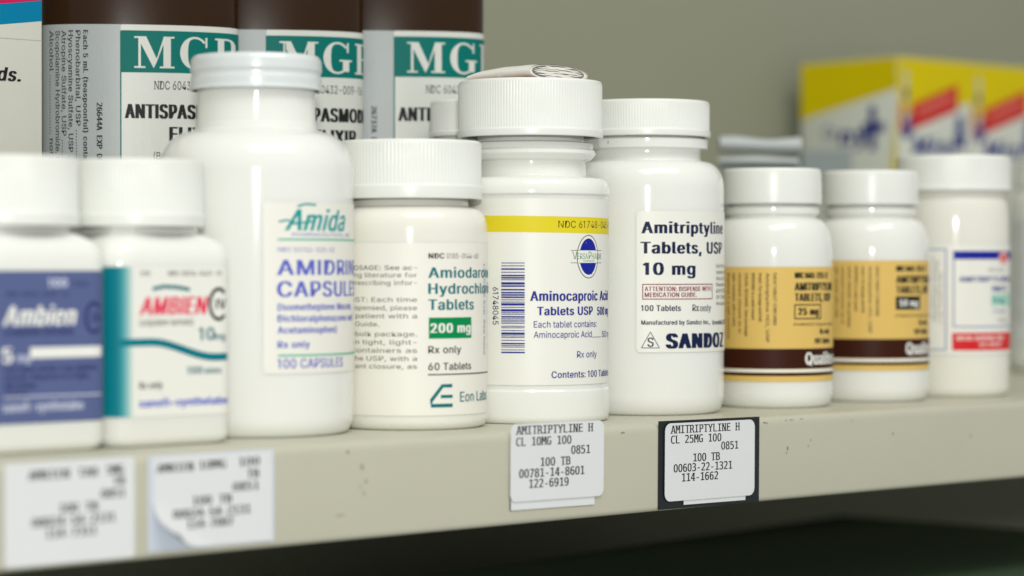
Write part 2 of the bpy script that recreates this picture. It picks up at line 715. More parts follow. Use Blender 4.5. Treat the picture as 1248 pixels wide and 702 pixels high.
sticker('blurred white sticker on the shelf edge below the blue labelled bottle, at the left end', -167.3, -129.6, -26.3, -0.6, 1.0,
        [('AMBIEN', -160.5, -149.0, -4.9), ('TAB', -146.3, -140.6, -4.9), ('5MG', -137.9, -132.9, -4.7), ('TB', -136, -132.6, -7.6),
         ('0851', -139.5, -132.5, -10.7), ('100 TB', -151.6, -140.6, -13.6), ('00024-54-2131', -159.5, -135.5, -16.7), ('114-7311', -155.5, -141, -19.7)],
        cap=2.2, bold=0.09)
t = thing('shelf_sticker', 'white sticker with its lower left corner curling off the shelf edge', 'sticker', (-105.5, -0.05, -13), 0, 'price stickers on the shelf edge')
V, F = patch(-20, 20, -12.6, 12.2, 0.6, lambda u, v, hh: (u, -0.12, v))
obj('backing', V, F, STICKER_OLD, t, smooth=False)
# curling sheet: bends away from the lip below a diagonal fold
NX, NZ = 40, 30
V, F = [], []


def curl(u, v, h=0.0):
    d = (-(u + 18.6) * 0.58 - (v + 10.2) * 0.80) + 9.6   # distance past the fold line towards the lower left corner
    lift = 0.0
    if d > 0:
        R = 5.5
        a = min(d / R, 2.3)
        back = d - R * math.sin(a)
        lift = R * (1 - math.cos(a))
        u += 0.58 * back * 0.9
        v += 0.80 * back * 0.9
    return (u, -0.35 - h - lift, v)


for i in range(NX + 1):
    for j in range(NZ + 1):
        V.append(curl(-18.6 + 37.6 * i / NX, -12.2 + 24.0 * j / NZ))
for i in range(NX):
    for j in range(NZ):
        a = i * (NZ + 1) + j
        F.append((a, a + NZ + 1, a + NZ + 2, a + 1))
obj('paper', V, F, STICKER, t)
a = Art()
mono_rows(a, [('AMBIEN', -17.3, -6.2, 7.8), ('10MG', -4.2, 4.2, 8.0), ('100', 8.5, 15.0, 8.2), ('TB', 11.0, 14.8, 4.9), ('0851', 6.5, 14.8, 1.7),
              ('100 TB', -6.2, 6.0, -1.2), ('00024-54-2131', -12.4, 12.0, -4.4), ('114-7007', -8.0, 6.5, -7.3)], cap=2.2, bold=0.09)
a.build('lettering', lambda u, v, h: curl(u, v, h), t)

sticker('white sticker reading CL 10MG 100, a second slip showing below it', -1.2, 36.4, -20.7, 2.0, 2.2,
        [('AMITRIPTYLINE H', 1.1, 31.6, -1.15), ('CL 10MG 100', 1.0, 22.9, -4.5), ('0851', 23.0, 30.6, -7.6), ('100 TB', 10.8, 22.6, -10.7),
         ('00781-14-8601', 2.3, 28.3, -13.8), ('122-6919', 6.3, 21.9, -16.9)], h=0.6, rot=math.radians(0.6),
        backing=[(-0.6, 33.0, -23.2, -12, 0.2, STICKER, 0.25), (-0.9, 32.6, -23.3, -12, 0.2, BLACKCARD, 0.12)])
sticker('white rounded sticker reading CL 25MG 100 on a black card', 62.4, 102.9, -24.6, -0.5, 2.4,
        [('AMITRIPTYLINE H', 65.0, 95.7, -3.7), ('CL 25MG 100', 65.0, 87.4, -6.8), ('0851', 87.5, 95.2, -9.5), ('100 TB', 75.0, 86.8, -12.7),
         ('00603-22-1321', 66.3, 92.4, -15.7), ('114-1662', 70.0, 86.0, -18.7)], h=0.6, rot=math.radians(0.5),
        backing=[(59.9, 105.6, -27.0, 0.3, 0.1, BLACKCARD, 0.12), (71, 99, -26.0, -15, 0.2, STICKER, 0.35)])

# ------------------------------------------------------------------ square bottles at the left
def rrect(side, rad, n=8):
    h = side / 2 - rad
    pts = []
    for cx, cy, a0 in ((-h, -h, 180), (h, -h, 270), (h, h, 0), (-h, h, 90)):
        for k in range(n + 1):
            a = math.radians(a0 + 90 * k / n)
            pts.append((cx + rad * math.cos(a), cy + rad * math.sin(a)))
    return pts


class Section:
    """outline of a pack as arc length, so flat artwork can be wrapped round it; u = 0 is the first point given"""

    def __init__(self, pts, start=0):
        self.p = pts[start:] + pts[:start]
        self.s = [0.0]
        n = len(self.p)
        for i in range(n):
            a, b = self.p[i], self.p[(i + 1) % n]
            self.s.append(self.s[-1] + math.hypot(b[0] - a[0], b[1] - a[1]))
        self.L = self.s[-1]

    def at(self, u):
        u = u % self.L
        lo_, hi = 0, len(self.p)
        while hi - lo_ > 1:
            mid = (lo_ + hi) // 2
            if self.s[mid] <= u:
                lo_ = mid
            else:
                hi = mid
        n = len(self.p)
        a, b = Vector(self.p[lo_]), Vector(self.p[(lo_ + 1) % n])
        t = (u - self.s[lo_]) / max(1e-9, self.s[lo_ + 1] - self.s[lo_])
        q = a.lerp(b, t)

        def nrm(i):
            p0, p1 = Vector(self.p[(i - 1) % n]), Vector(self.p[(i + 1) % n])
            d = (p1 - p0).normalized()
            return Vector((d.y, -d.x))
        nn = nrm(lo_).lerp(nrm(lo_ + 1), t).normalized()
        return q, nn

    def wrap(self, u, v, h, base=0.18):
        q, nn = self.at(u)
        return (q.x + nn.x * (base + h), q.y + nn.y * (base + h), v)


def blend_body(pts, rings, th, m, name='body'):
    """rings = (z, scale, roundness, neck_radius): section shrinks and turns round towards the neck"""
    V, F = [], []
    n = len(pts)
    for z, sc, rd, nr in rings:
        for x, y in pts:
            a = math.atan2(y, x)
            cx, cy = nr * math.cos(a), nr * math.sin(a)
            V.append((x * sc * (1 - rd) + cx * rd, y * sc * (1 - rd) + cy * rd, z))
    for i in range(len(rings) - 1):
        for k in range(n):
            k2 = (k + 1) % n
            F.append((i * n + k, i * n + k2, (i + 1) * n + k2, (i + 1) * n + k))
    F.append(tuple(range(n - 1, -1, -1)))
    b = (len(rings) - 1) * n
    F.append(tuple(range(b, b + n)))
    return obj(name, V, F, m, th, sharp=50)


SQ = 39.8
CR = 6.0
sq_pts = rrect(SQ, CR, 10)
# arc zero at the middle of the front left corner
sq_sec = Section(sq_pts, 5)
CORNER = math.pi * CR / 4                       # arc from there to where the flat front begins
FLAT = SQ - 2 * CR


def square_bottle(label, X, Y, rz=0.0, sc=1.0):
    t = thing('pill_bottle', label, 'bottle', (X, Y, 0), math.radians(rz), GRP)
    rings = [(0.0, 0.88, 0, 0), (0.35, 0.93, 0, 0), (1.2, 0.975, 0, 0), (2.6, 1.0, 0, 0), (48.0, 1.0, 0, 0), (50.5, 0.997, 0, 0), (52.4, 0.985, 0.04, 19),
             (54.0, 0.96, 0.12, 18.4), (55.2, 0.92, 0.3, 18), (56.2, 0.9, 0.6, 17.6), (57.0, 0.9, 1.0, 17.0), (58.8, 0.9, 1, 16.8), (62, 0.9, 1, 16.8)]
    blend_body(sq_pts, rings, t, PLASTIC)
    return t


class CapDims:                                  # plain millimetre helper with the same interface as Round
    def __init__(self, k=1.0):
        self.k = k

    def zl(self, y):
        return y


t1 = square_bottle('square white bottle with a blue label lettered in white, at the left end', -145.1, 37.2)
cap_mesh(CapDims(1.0), 19.2, 76.8, 58.6, 3.2, 110, t1, CAPWHITE, crown=0.8)
u0 = CORNER - 2.2
fu = lambda x: CORNER - 2.2 + (x - 5) / 123.0 * 33.5         # artwork column on the front face
fz = lambda y: 48 - (y - 325) * 0.2113
V, F = patch(fu(3), fu(131), fz(515), fz(330), 0.4, sq_sec.wrap)
lb = obj('label', V, F, PURPLE, t1)
a = Art()
a.text('NDC 0024-5401-31', fu(22), fz(361), 1.2, PURPDARK, width=18, bold=0.1)
a.text('100', fu(67), fz(350), 2.3, PALETEXT, width=5.4, bold=0.15)
a.text('Tablets', fu(92), fz(349), 1.5, PURPDARK, width=5)
a.text('Ambien', fu(19), fz(396), 5.0, WHITE, width=20.5, bold=0.13, shear=0.22)
a.text('(zolpidem tartrate)', fu(20), fz(408), 1.9, PURPDARK, width=20, bold=0.12)
a.ring(fu(117), fz(388), 3.0, 4.3, 1.0, PURPDARK, 40, 320)
a.text('IV', fu(115), fz(394), 2.6, PURPDARK, bold=0.12)
a.text('5', fu(18), fz(441), 3.9, WHITE, width=2.6, bold=0.14)
a.text('mg', fu(34), fz(440), 2.2, PALETEXT, width=3.4, bold=0.1)
a.rect(fu(47), fz(436), fu(127), fz(423), WHITE)
for i, (s, wd) in enumerate((('Each tablet contains 5 mg zolpidem', 27), ('tartrate. Dispense in a tight,', 25), ('light resistant', 9), ('container', 7))):
    a.text(s, fu(20), fz(452 + 10 * i), 1.5, PURPDARK, width=wd, bold=0.1)
a.rect(fu(19), fz(483.5), fu(126), fz(481.5), PALETEXT)
a.text('sanofi-synthelabo', fu(18), fz(500), 2.4, PALETEXT, width=23.5, bold=0.1)
a.build('lettering', sq_sec.wrap, lb)

t2 = square_bottle('square white bottle with teal edged white label and raspberry lettering', -105.1, 37.0)
cap_mesh(CapDims(1.0), 18.9, 77.0, 58.8, 3.2, 110, t2, CAPWHITE, crown=0.8)
gu = lambda x: CORNER - 1.2 + (x - 165) / 113.0 * 31.2
gz = lambda y: 48 - (y - 325) * 0.2205
V, F = patch(-12, gu(283), gz(506), gz(324.5), 0.4, sq_sec.wrap)
lb = obj('label', V, F, PAPER, t2)
a = Art()
a.rect(-11.5, gz(505.5), gu(155), gz(325), CYAN, step=0.5)
for i in range(8):                              # printed fade at the edge of the teal panel
    c = [int(p + (q - p) * (i + 0.5) / 8) for p, q in zip((0, 118, 132), (230, 229, 219))]
    ua, ub = gu(155 + 1.9 * i), gu(155 + 1.9 * (i + 1))
    a.rect(ua, gz(505.5), ub, gz(325), INK('fade_%d' % i, c), step=0.3)
a.text('100', gu(178), gz(336), 1.3, GREYINK, width=3, bold=0.1)
a.text('NDC 0024-5421-31', gu(210), gz(336), 1.3, GREYINK, width=17, bold=0.1)
a.stroke([(gu(192), gz(352)), (gu(205), gz(349)), (gu(220), gz(350)), (gu(235), gz(353))], 1.0, TEAL)
a.text('AMBIEN', gu(178), gz(383), 4.7, PINKRED, width=20.5, bold=0.14, shear=0.2)
a.text('(zolpidem tartrate)', gu(177), gz(396), 1.8, GREYINK, width=17, bold=0.05)
a.ring(gu(269), gz(371), 3.4, 4.6, 1.0, BLACK, 45, 315)
a.text('IV', gu(266), gz(377), 2.7, BLACK, bold=0.12)
a.text('10', gu(246), gz(415), 3.4, TEAL, width=4.8, bold=0.1)
a.text('mg', gu(264), gz(415), 2.0, TEAL, width=3.6, bold=0.08)
wv = []
for i in range(25):
    x = 148 + (281 - 148) * i / 24
    s = min(1, max(0, (x - 190) / 75))
    wv.append((gu(x), gz(416 + 20 * s * s * (3 - 2 * s))))
a.stroke(wv, 2.0, CYAN)
a.text('100', gu(232), gz(456), 2.0, TEAL, width=4.6, bold=0.12)
a.text('tablets', gu(251), gz(456), 1.7, TEAL, width=5.8, bold=0.05)
a.text('Rx only', gu(177), gz(472), 1.9, GREYINK, width=7.2, bold=0.1)
a.text('sanofi~synthelabo', gu(177), gz(494), 2.1, SANOFI, width=28.5, bold=0.14)
a.build('lettering', sq_sec.wrap, lb)

# ------------------------------------------------------------------ tall round bottle with a painted metal cap
b = Round(-57.2, 47.2, 28.0, 713.5, -35.76, 316, 118)
t = bottle('tallest white bottle, ridged metal cap and cream label in blue and teal lettering', b)
body_mesh(b, [*foot(118, 12, 503, 526.6), *shoulder(118, 212, 79, 162, 2.05, 18), (74, 157, 3), (72.5, 150, 8), (71.5, 118), (72, 110), (66, 90), (60, 84)], t, COOLPLASTIC)
k = b.k
P = fillet([(77 * k, b.zl(111)), (80.5 * k, b.zl(112), 0.25), (80.8 * k, b.zl(108.5), 0.3), (79.5 * k, b.zl(107), 0.4), (79.6 * k, b.zl(98), 0.6), (78.2 * k, b.zl(94), 0.5),
            (78.2 * k, b.zl(91.5), 0.5), (80.0 * k, b.zl(87), 0.7), (79.5 * k, b.zl(76), 1.0), (76.5 * k, b.zl(69.5), 1.1), (70 * k, b.zl(69), 0.4), (68 * k, b.zl(71), 0.3), (0.2, b.zl(71))])
V, F = lathe(P, seg=128, cap_bot=False)
obj('cap', V, F, CAPMETAL, t, sharp=60)
lb = add_label(b, t, 324, 434, 246, 456, mat('soft_cream_label', (231, 230, 221), 0.45, 0.35, var=0.02, vscale=50, bump=0.05, bscale=500), 0.8, u1=b.R * 1.9)
a = Art()
U, Z = b.u, b.z


def line(s, x0, x1, y, cap, m, **kw):
    """one line of type from column x0 to column x1 of the label now being lettered; cap is in label units"""
    xm = (x0 + x1) / 2
    a.text(s, U(x0), Z(y, xm), cap * b.k, m, width=U(x1) - U(x0), **kw)


line('Amida', 350, 419, 281, 25, AMTEAL, bold=0.09, shear=0.32)
a.stroke([(U(342), Z(270)), (U(352), Z(268)), (U(362), Z(272)), (U(384), Z(269))], 0.55, AMTEAL)
a.stroke([(U(364), Z(251)), (U(374), Z(248)), (U(386), Z(249))], 0.6, AMTEAL)
a.text('PHARMACEUTICAL, INC.', U(358), Z(288, 390), 1.0, AMBLUE, width=U(428) - U(358))
a.rect(U(341), Z(293.2, 390), b.R * 1.75, Z(290.8, 390), LINEGREEN)
a.text('NDC 52152-020-02', U(341), Z(307, 375), 1.25, AMBLUE, width=U(408) - U(341))
a.text('AMIDRINE', U(341), Z(335, 390), 4.2, AMBLUE, width=U(431.5) - U(341) + 4.6, bold=0.13)
a.text('CAPSULES', U(341), Z(361.5, 390), 4.3, AMBLUE, width=U(430) - U(341) + 5.0, bold=0.13)
for s, wd, y in (('(Isometheptene Mucate,', 30, 378), ('Dichloralphenazone and', 31, 392), ('Acetaminophen)', 20.0, 406)):
    a.text(s, U(341), Z(y, 385), 1.9, AMBLUE, width=wd, bold=0.12)
a.text('Rx only', U(341), Z(424, 360), 1.9, AMBLUE, width=U(378) - U(341), bold=0.12)
a.rect(U(341), Z(434, 390), b.R * 1.75, Z(431.6, 390), LINEGREEN)
a.text('100 CAPSULES', U(341), Z(448.5, 380), 2.6, AMBLUE, width=U(418) - U(341), bold=0.06)
a.build('lettering', b.wrap, lb)

# ------------------------------------------------------------------ bottle with the green dose panel
b = Round(-5.6, 40.4, 23.5, 742.0, -39.24, 499, 95.5)
U, Z = b.u, b.z
t = bottle('short white bottle with teal lettering and a solid green dose panel', b)
body_mesh(b, [*foot(95.5, 9, 507, 519), *shoulder(95.5, 283, 73, 252, 2.3), (72, 244), (70, 225), (62, 200)], t, WARMPLASTIC)
cap_mesh(b, 89.5, 173, 243.5, 15, 120, t, CAPWHITE, crown=4)
lb = add_label(b, t, 420, 592, 296, 507, CREAM, 0.4, u0=-b.R * 1.6, u1=b.R * 1.42)
a = Art()
for s, x0, x1, y, bo in (('DOSAGE: See ac-', 429, 508, 329, 1), ('ing literature for', 432, 508, 338, 0), ('prescribing infor-', 431, 508, 347.5, 0),
                         ('PHARMACIST: Each time', 400, 508, 368, 0), ('dispensed, please', 429, 508, 378, 0), ('patient with a', 436, 508, 388, 0),
                         ('Medication Guide.', 405, 464, 398, 0), ('This is a bulk package.', 408, 508, 410, 0), ('Dispense in tight, light-', 405, 508, 420, 0),
                         ('resistant containers as', 402, 508, 430, 0), ('defined in the USP, with a', 400, 508, 440, 0), ('child-resistant closure, as', 400, 508, 449.5, 0)):
    x0 = max(x0, 405)
    a.text(s, U(x0), Z(y, 470), 1.35, GREYINK, width=U(x1) - U(x0), bold=0.1 if bo else 0.04)
a.text('NDC', U(522), Z(315, 530), 1.55, BLACK, width=U(540) - U(522), bold=0.14)
a.text('0185-0144-60', U(543), Z(315, 560), 1.5, GREYINK, width=U(581) - U(543))
a.text('Amiodarone', U(522), Z(338.5, 555), 3.05, TEAL, width=U(590) - U(522) + 5.2, bold=0.12)
a.text('Hydrochloride', U(522), Z(358, 555), 3.05, TEAL, width=U(590) - U(522) + 8.6, bold=0.12)
a.text('Tablets', U(522), Z(377.5, 548), 3.05, TEAL, width=U(575) - U(522), bold=0.12)
a.rect(U(522), Z(412.5, 548), U(572.5), Z(387, 548), GREEN)
a.text('200 mg', U(524.5), Z(405.5, 548), 2.75, WHITE, width=U(571) - U(524.5), bold=0.16)
a.text('Rx only', U(521.5), Z(430.5, 540), 2.1, BLACK, width=U(560) - U(521.5), bold=0.06)
a.text('60 Tablets', U(521.5), Z(451, 546), 2.1, BLACK, width=U(572) - U(521.5), bold=0.06)
a.rect(U(521), Z(457, 550), b.R * 1.4, Z(455.6, 550), BLACK)
e = lambda x, y: (U(x), Z(y, 540))
a.stroke([e(549.5, 470.5), (U(538), Z(470.5, 540)), e(525, 488), e(525, 494.5), e(550, 494.5)], 1.05, TEAL)
a.stroke([e(536, 483.5), e(550, 483.5)], 0.9, TEAL)
a.text('Eon Labs', U(559), Z(489, 575), 2.9, TEAL, width=15.0, bold=0.03)
a.text('Lot 0185 Exp. See base', U(588), Z(322, 588), 1.1, TEAL, width=27, rot=90)
a.build('lettering', b.wrap, lb)

# ------------------------------------------------------------------ wide cap bottle with the yellow stripe
b = Round(41.8, 38.4, 24.3, 772.9, -42.02, 644.5, 94.6)
U, Z = b.u, b.z
t = bottle('white bottle with a yellow striped label and barcode, folded leaflet on its cap', b)
body_mesh(b, [*foot(96, 6, 502, 511.2), (96, 473, 1.2), (94.6, 470.5, 0.8), (94.6, 240.5, 0.8), (96.4, 238, 1.0), *shoulder(96.4, 236, 84, 218, 2.2), (68.5, 216.5, 3), (67, 198, 1.5), (74, 195.5, 1), (80, 189, 2.0),
                       (79, 185, 1.2), (76.5, 183, 1), (76, 176, 1), (66, 174), (64, 140)], t, PLASTIC)
cap_mesh(b, 88.8, 100.5, 169, 8, 150, t, CAPWHITE, crown=4, ribdepth=0.26)
lb = add_label(b, t, 550, 740, 241.5, 469.5, PAPER, 0.0, u0=-b.R * 2.4, u1=b.R * 2.3)
a = Art()
a.rect(-b.R * 2.38, Z(282.5) + 0.6, b.R * 2.28, Z(262.5) + 0.6, YELLOW, tilt=-0.013)
a.text('NDC 61748-045-01', U(677.5), Z(277.8, 705), 2.15, BLACK, width=U(736) - U(677.5) + 4.6)
# oval emblem with a banner
e0, ez = U(713.5), Z(312.8, 713)
rx = 4.9
a.oval(e0, ez, rx, 6.7, GREYINK)
a.oval(e0, ez, rx - 0.35, 6.4, WHITE)
a.oval(e0, ez, rx - 1.0, 5.6, ROYAL)
a.rect(e0 - rx + 0.4, ez - 1.9, e0 + rx - 0.4, ez + 1.9, WHITE, step=0.5)
for s in (-1, 1):
    a.rect(e0 - rx - 2.2, ez + s * 1.9 - 0.09, e0 - rx + 1.2, ez + s * 1.9 + 0.09, GREYINK)
    a.rect(e0 + rx - 1.2, ez + s * 1.9 - 0.09, e0 + rx + 2.2, ez + s * 1.9 + 0.09, GREYINK)
a.text('V', e0 - rx - 1.6, ez - 0.75, 2.3, VGREEN, width=1.8, serif=0.06)
a.text('ERSA', e0 - rx + 0.25, ez - 0.75, 1.75, VGREEN, width=4.3, serif=0.05)
a.text('P', e0 + 0.0, ez - 0.75, 2.3, VGREEN, width=1.3, serif=0.06)
a.text('HARM', e0 + 1.5, ez - 0.75, 1.75, VGREEN, width=5.2, serif=0.05)
a.text('INCORPORATED', e0 - 2.3, ez - 1.6, 0.55, VGREEN, width=5.0)
# barcode, bars lying level
rnd = random.Random(5)
z = Z(430.5, 624)
ztop = Z(319, 624)
while z < ztop:
    hgt = rnd.choice((0.22, 0.22, 0.45, 0.7))
    if z + hgt > ztop:
        break
    a.rect(U(610.5), z, U(638), z + hgt, BLUE)
    z += hgt + rnd.choice((0.25, 0.25, 0.45, 0.65))
a.text('61748045', U(600.5), Z(350, 604), 1.9, NAVY, width=11.4, rot=90)
a.text('Aminocaproic Acid', U(645), Z(366.5, 690), 2.95, BLUE, width=U(731) - U(645) + 5.2, bold=0.12)
a.text('Tablets USP', U(653), Z(384, 680), 2.55, BLUE, width=U(718) - U(653), bold=0.12)
a.text('500 mg', U(724), Z(384, 720), 2.5, BLUE, width=9.5, bold=0.1)
a.text('Each tablet contains:', U(648.5), Z(399, 685), 1.95, BLUE, width=U(723) - U(648.5))
a.text('Aminocaproic Acid', U(648.5), Z(411.5, 685), 1.95, BLUE, width=U(717) - U(648.5))
a.text('......... 500 mg', U(718), Z(411.5, 718), 1.95, BLUE, width=13)
a.text('Rx only', U(699.5), Z(435.5, 711), 1.95, BLUE, width=U(723) - U(699.5))
a.text('Contents: 100 Tablets', U(669.5), Z(460, 700), 2.0, BLUE, width=U(735) - U(669.5) + 3.2, bold=0.05)
a.build('lettering', b.wrap, lb)

# folded leaflet lying on that cap
t = thing('folded_leaflet', 'thick folded paper leaflet lying on the wide ribbed cap of the yellow striped bottle', 'leaflet', (46.8, 37.0, b.zl(100.5) + 0.1), math.radians(-42.0), 'folded leaflets')
LEAF = mat('leaflet_paper', (226, 224, 216), 0.6, 0.25, var=0.04, vscale=60, bump=0.06, bscale=300)
PINK = mat('pink_leaflet_edge', (224, 186, 178), 0.6, 0.25, var=0.05, vscale=80)
GAPSHADE = mat('leaflet_gap_shade', (120, 118, 112), 0.7, 0.2, var=0.3, vscale=500)  # dark grey of the core: shade between the folded sheets, put into the colour


def leaf_shell(th, name, half, hgt, y0, y1, z0, m, wob=0.0, seed=1, ax=math.radians(45), open_end=False):
    """flattened tube: one folded sheet, running along its own axis"""
    r = random.Random(seed)
    ph = [r.uniform(0, 6.28) for _ in range(4)]
    V, F = [], []
    nseg, nl = 64, 14
    for j in range(nl + 1):
        s = j / nl
        L = y0 + (y1 - y0) * s
        tp = 1.0 - 0.38 * s ** 4                # flatter at the far end
        for i in range(nseg):
            a_ = 2 * math.pi * i / nseg
            c, s_ = math.cos(a_), math.sin(a_)
            X = half * math.copysign(abs(c) ** 0.75, c)
            H = hgt * tp * (0.5 + 0.5 * math.copysign(abs(s_) ** 0.9, s_)) * (1 - 0.10 * (c > 0) * c)
            H += wob * math.sin(3 * a_ + ph[0]) + wob * 0.7 * math.sin(7 * a_ + ph[1]) + 0.05 * math.sin(L * 0.7 + ph[2])
            x = X * math.cos(ax - math.pi / 2) - L * math.sin(ax - math.pi / 2)
            # axis direction points to the left and away
            dx, dy = -math.cos(ax), math.sin(ax)
            wx, wy = math.sin(ax), math.cos(ax)
            V.append((X * wx + L * dx, X * wy + L * dy, z0 + max(0.0, H)))
    for j in range(nl):
        for i in range(nseg):
            i2 = (i + 1) % nseg
            F.append((j * nseg + i, j * nseg + i2, (j + 1) * nseg + i2, (j + 1) * nseg + i))
    F.append(tuple(range(nl * nseg, (nl + 1) * nseg)))
    if not open_end:
        F.append(tuple(range(nseg - 1, -1, -1)))
    return obj(name, V, F, m, th, sharp=70)


AXL = math.radians(42)
leaf_shell(t, 'outer_sheet', 13.8, 4.9, -5.8, 21.0, 0.35, LEAF, 0.03, 3, ax=AXL, open_end=True)
leaf_shell(t, 'outer_fold', 13.45, 4.6, -5.55, 8, 0.5, LEAF, 0.02, 3, ax=AXL)
leaf_shell(t, 'shaded_core', 12.3, 4.1, -5.6, 8, 0.72, GAPSHADE, 0.0, 11, ax=AXL)


def leaf_sheet(th, zc, half, thick, y0, y1, seed, ax=AXL):
    """one inner layer of the folded packet: a thin sheet, gently wavy, seen at its cut end"""
    r = random.Random(seed)
    p1, p2, f1 = r.uniform(0, 6.28), r.uniform(0, 6.28), r.uniform(0.25, 0.5)
    dx, dy, wx, wy = -math.cos(ax), math.sin(ax), math.sin(ax), math.cos(ax)
    V, F = [], []
    n = 40
    for L in (y0, y1):
        for side in (1, -1):
            for i in range(n + 1):
                X = half * (2 * i / n - 1)
                e = 1 - abs(2 * i / n - 1) ** 6
                z = zc + 0.13 * math.sin(f1 * X + p1) + 0.06 * math.sin(1.3 * X + p2) - 0.012 * X + side * thick / 2 * e
                V.append((X * wx + L * dx, X * wy + L * dy, z))
    m = n + 1
    for i in range(n):
        F += [(i, i + 1, m + i + 1, m + i), (i, 2 * m + i, 2 * m + i + 1, i + 1), (m + i, m + i + 1, 3 * m + i + 1, 3 * m + i)]
    return obj('inner_fold', V, F, LEAF, th, smooth=False)


for i in range(7):
    q = (i - 3) / 3.6
    leaf_sheet(t, 2.75 + 0.53 * (i - 3), 12.1 * math.sqrt(1 - q * q), 0.38 + 0.08 * (i % 2), -5.68 - 0.05 * (i * 3 % 4), 8, 40 + i)
leaf_shell(t, 'pink_slip', 14.3, 0.3, -6.6, 16.8, 0.0, PINK, 0.0, 5, ax=AXL)

# ------------------------------------------------------------------ bottle with the navy maker's name
b = Round(98.8, 44.5, 25.82, 815.3, -44.74, 787, 95)
U, Z = b.u, b.z
t = bottle('white bottle with navy lettering and a boxed maroon notice on its label', b)
body_mesh(b, [*foot(95, 11, 478, 501.5), *shoulder(95, 233, 68, 197.5, 2.3, 16), (66.5, 194), (66.5, 184, 1.2), (75, 182.5, 0.8), (75.5, 171.5, 0.8), (70, 170, 0.6), (68, 165), (60, 150)], t, COOLPLASTIC)
cap_mesh(b, 78.5, 125, 168.5, 7, 140, t, CAPWHITE, crown=4, ribdepth=0.22)
sp = Art()
sp.oval(U(730.5), 0.0, 0.28, 0.34, BLACK, n=10)
sp.build('dirt_speck', lambda u, v, h: (75.6 * b.k * math.sin(u / b.R), -75.6 * b.k * math.cos(u / b.R) - 0.03, b.zl(176.5) + v), t)
lb = add_label(b, t, 776, 880, 257, 429.5, PAPER, 1.4, u1=b.R * 2.2)
a = Art()
a.text('Amitriptyline', U(783), Z(284.5, 830), 3.75, NAVY, width=U(872) - U(783) + 5.0, bold=0.18)
a.text('Tablets, USP', U(782), Z(309, 830), 3.75, NAVY, width=U(874) - U(782) + 2.6, bold=0.18)
a.text('10 mg', U(785), Z(335, 815), 3.95, NAVY, width=U(844.5) - U(785), bold=0.18)
a.frame(U(783), Z(365, 825), U(866), Z(346, 825), 0.3, MAROON)
a.text('ATTENTION: DISPENSE WITH', U(786), Z(354.8, 825), 1.45, MAROON, width=U(864) - U(786), bold=0.1)
a.text('MEDICATION GUIDE.', U(786), Z(362, 815), 1.45, MAROON, width=U(847) - U(786), bold=0.1)
a.text('100 Tablets', U(782), Z(379, 805), 1.85, NAVY, width=U(828) - U(782), bold=0.1)
a.text('Rx', U(842), Z(379, 845), 2.1, NAVY, width=U(849.5) - U(842), bold=0.04, serif=0.1)
a.text('only', U(851), Z(379, 855), 1.95, NAVY, width=U(864) - U(851), bold=0.04, serif=0.1)
a.text('Manufactured by Sandoz Inc.,', U(782), Z(395.5, 825), 1.4, NAVY, width=U(863) - U(782), bold=0.1)
a.text('Broomfield, CO 80020', U(866), Z(395.5, 866), 1.4, NAVY, width=16, bold=0.06)
tri = [(U(782), Z(424, 792)), (U(803), Z(424, 792)), (U(792.5), Z(404.5, 792))]
a.stroke([tri[0], tri[1]], 0.2, NAVY)
a.stroke([tri[1], tri[2]], 0.2, NAVY)
a.stroke([tri[2], tri[0]], 0.2, NAVY)
a.text('S', U(789.2), Z(422.5, 792), 2.9, NAVY, width=1.9, bold=0.05, serif=0.0)
a.text('SANDOZ', U(812.5), Z(424, 845), 4.75, NAVY, width=U(871) - U(812.5) + 6.0, bold=0.26)
for i in range(7):
    a.text(('Each film-coated', 'tablet contains', 'Store at 20-25 C', 'Dispense in tight', 'KEEP OUT OF REACH', 'OF CHILDREN', 'See package insert')[i],
           U(870.5), Z(326 + 7.6 * i, 870), 1.15, GREYINK, width=14)
a.build('lettering', b.wrap, lb)

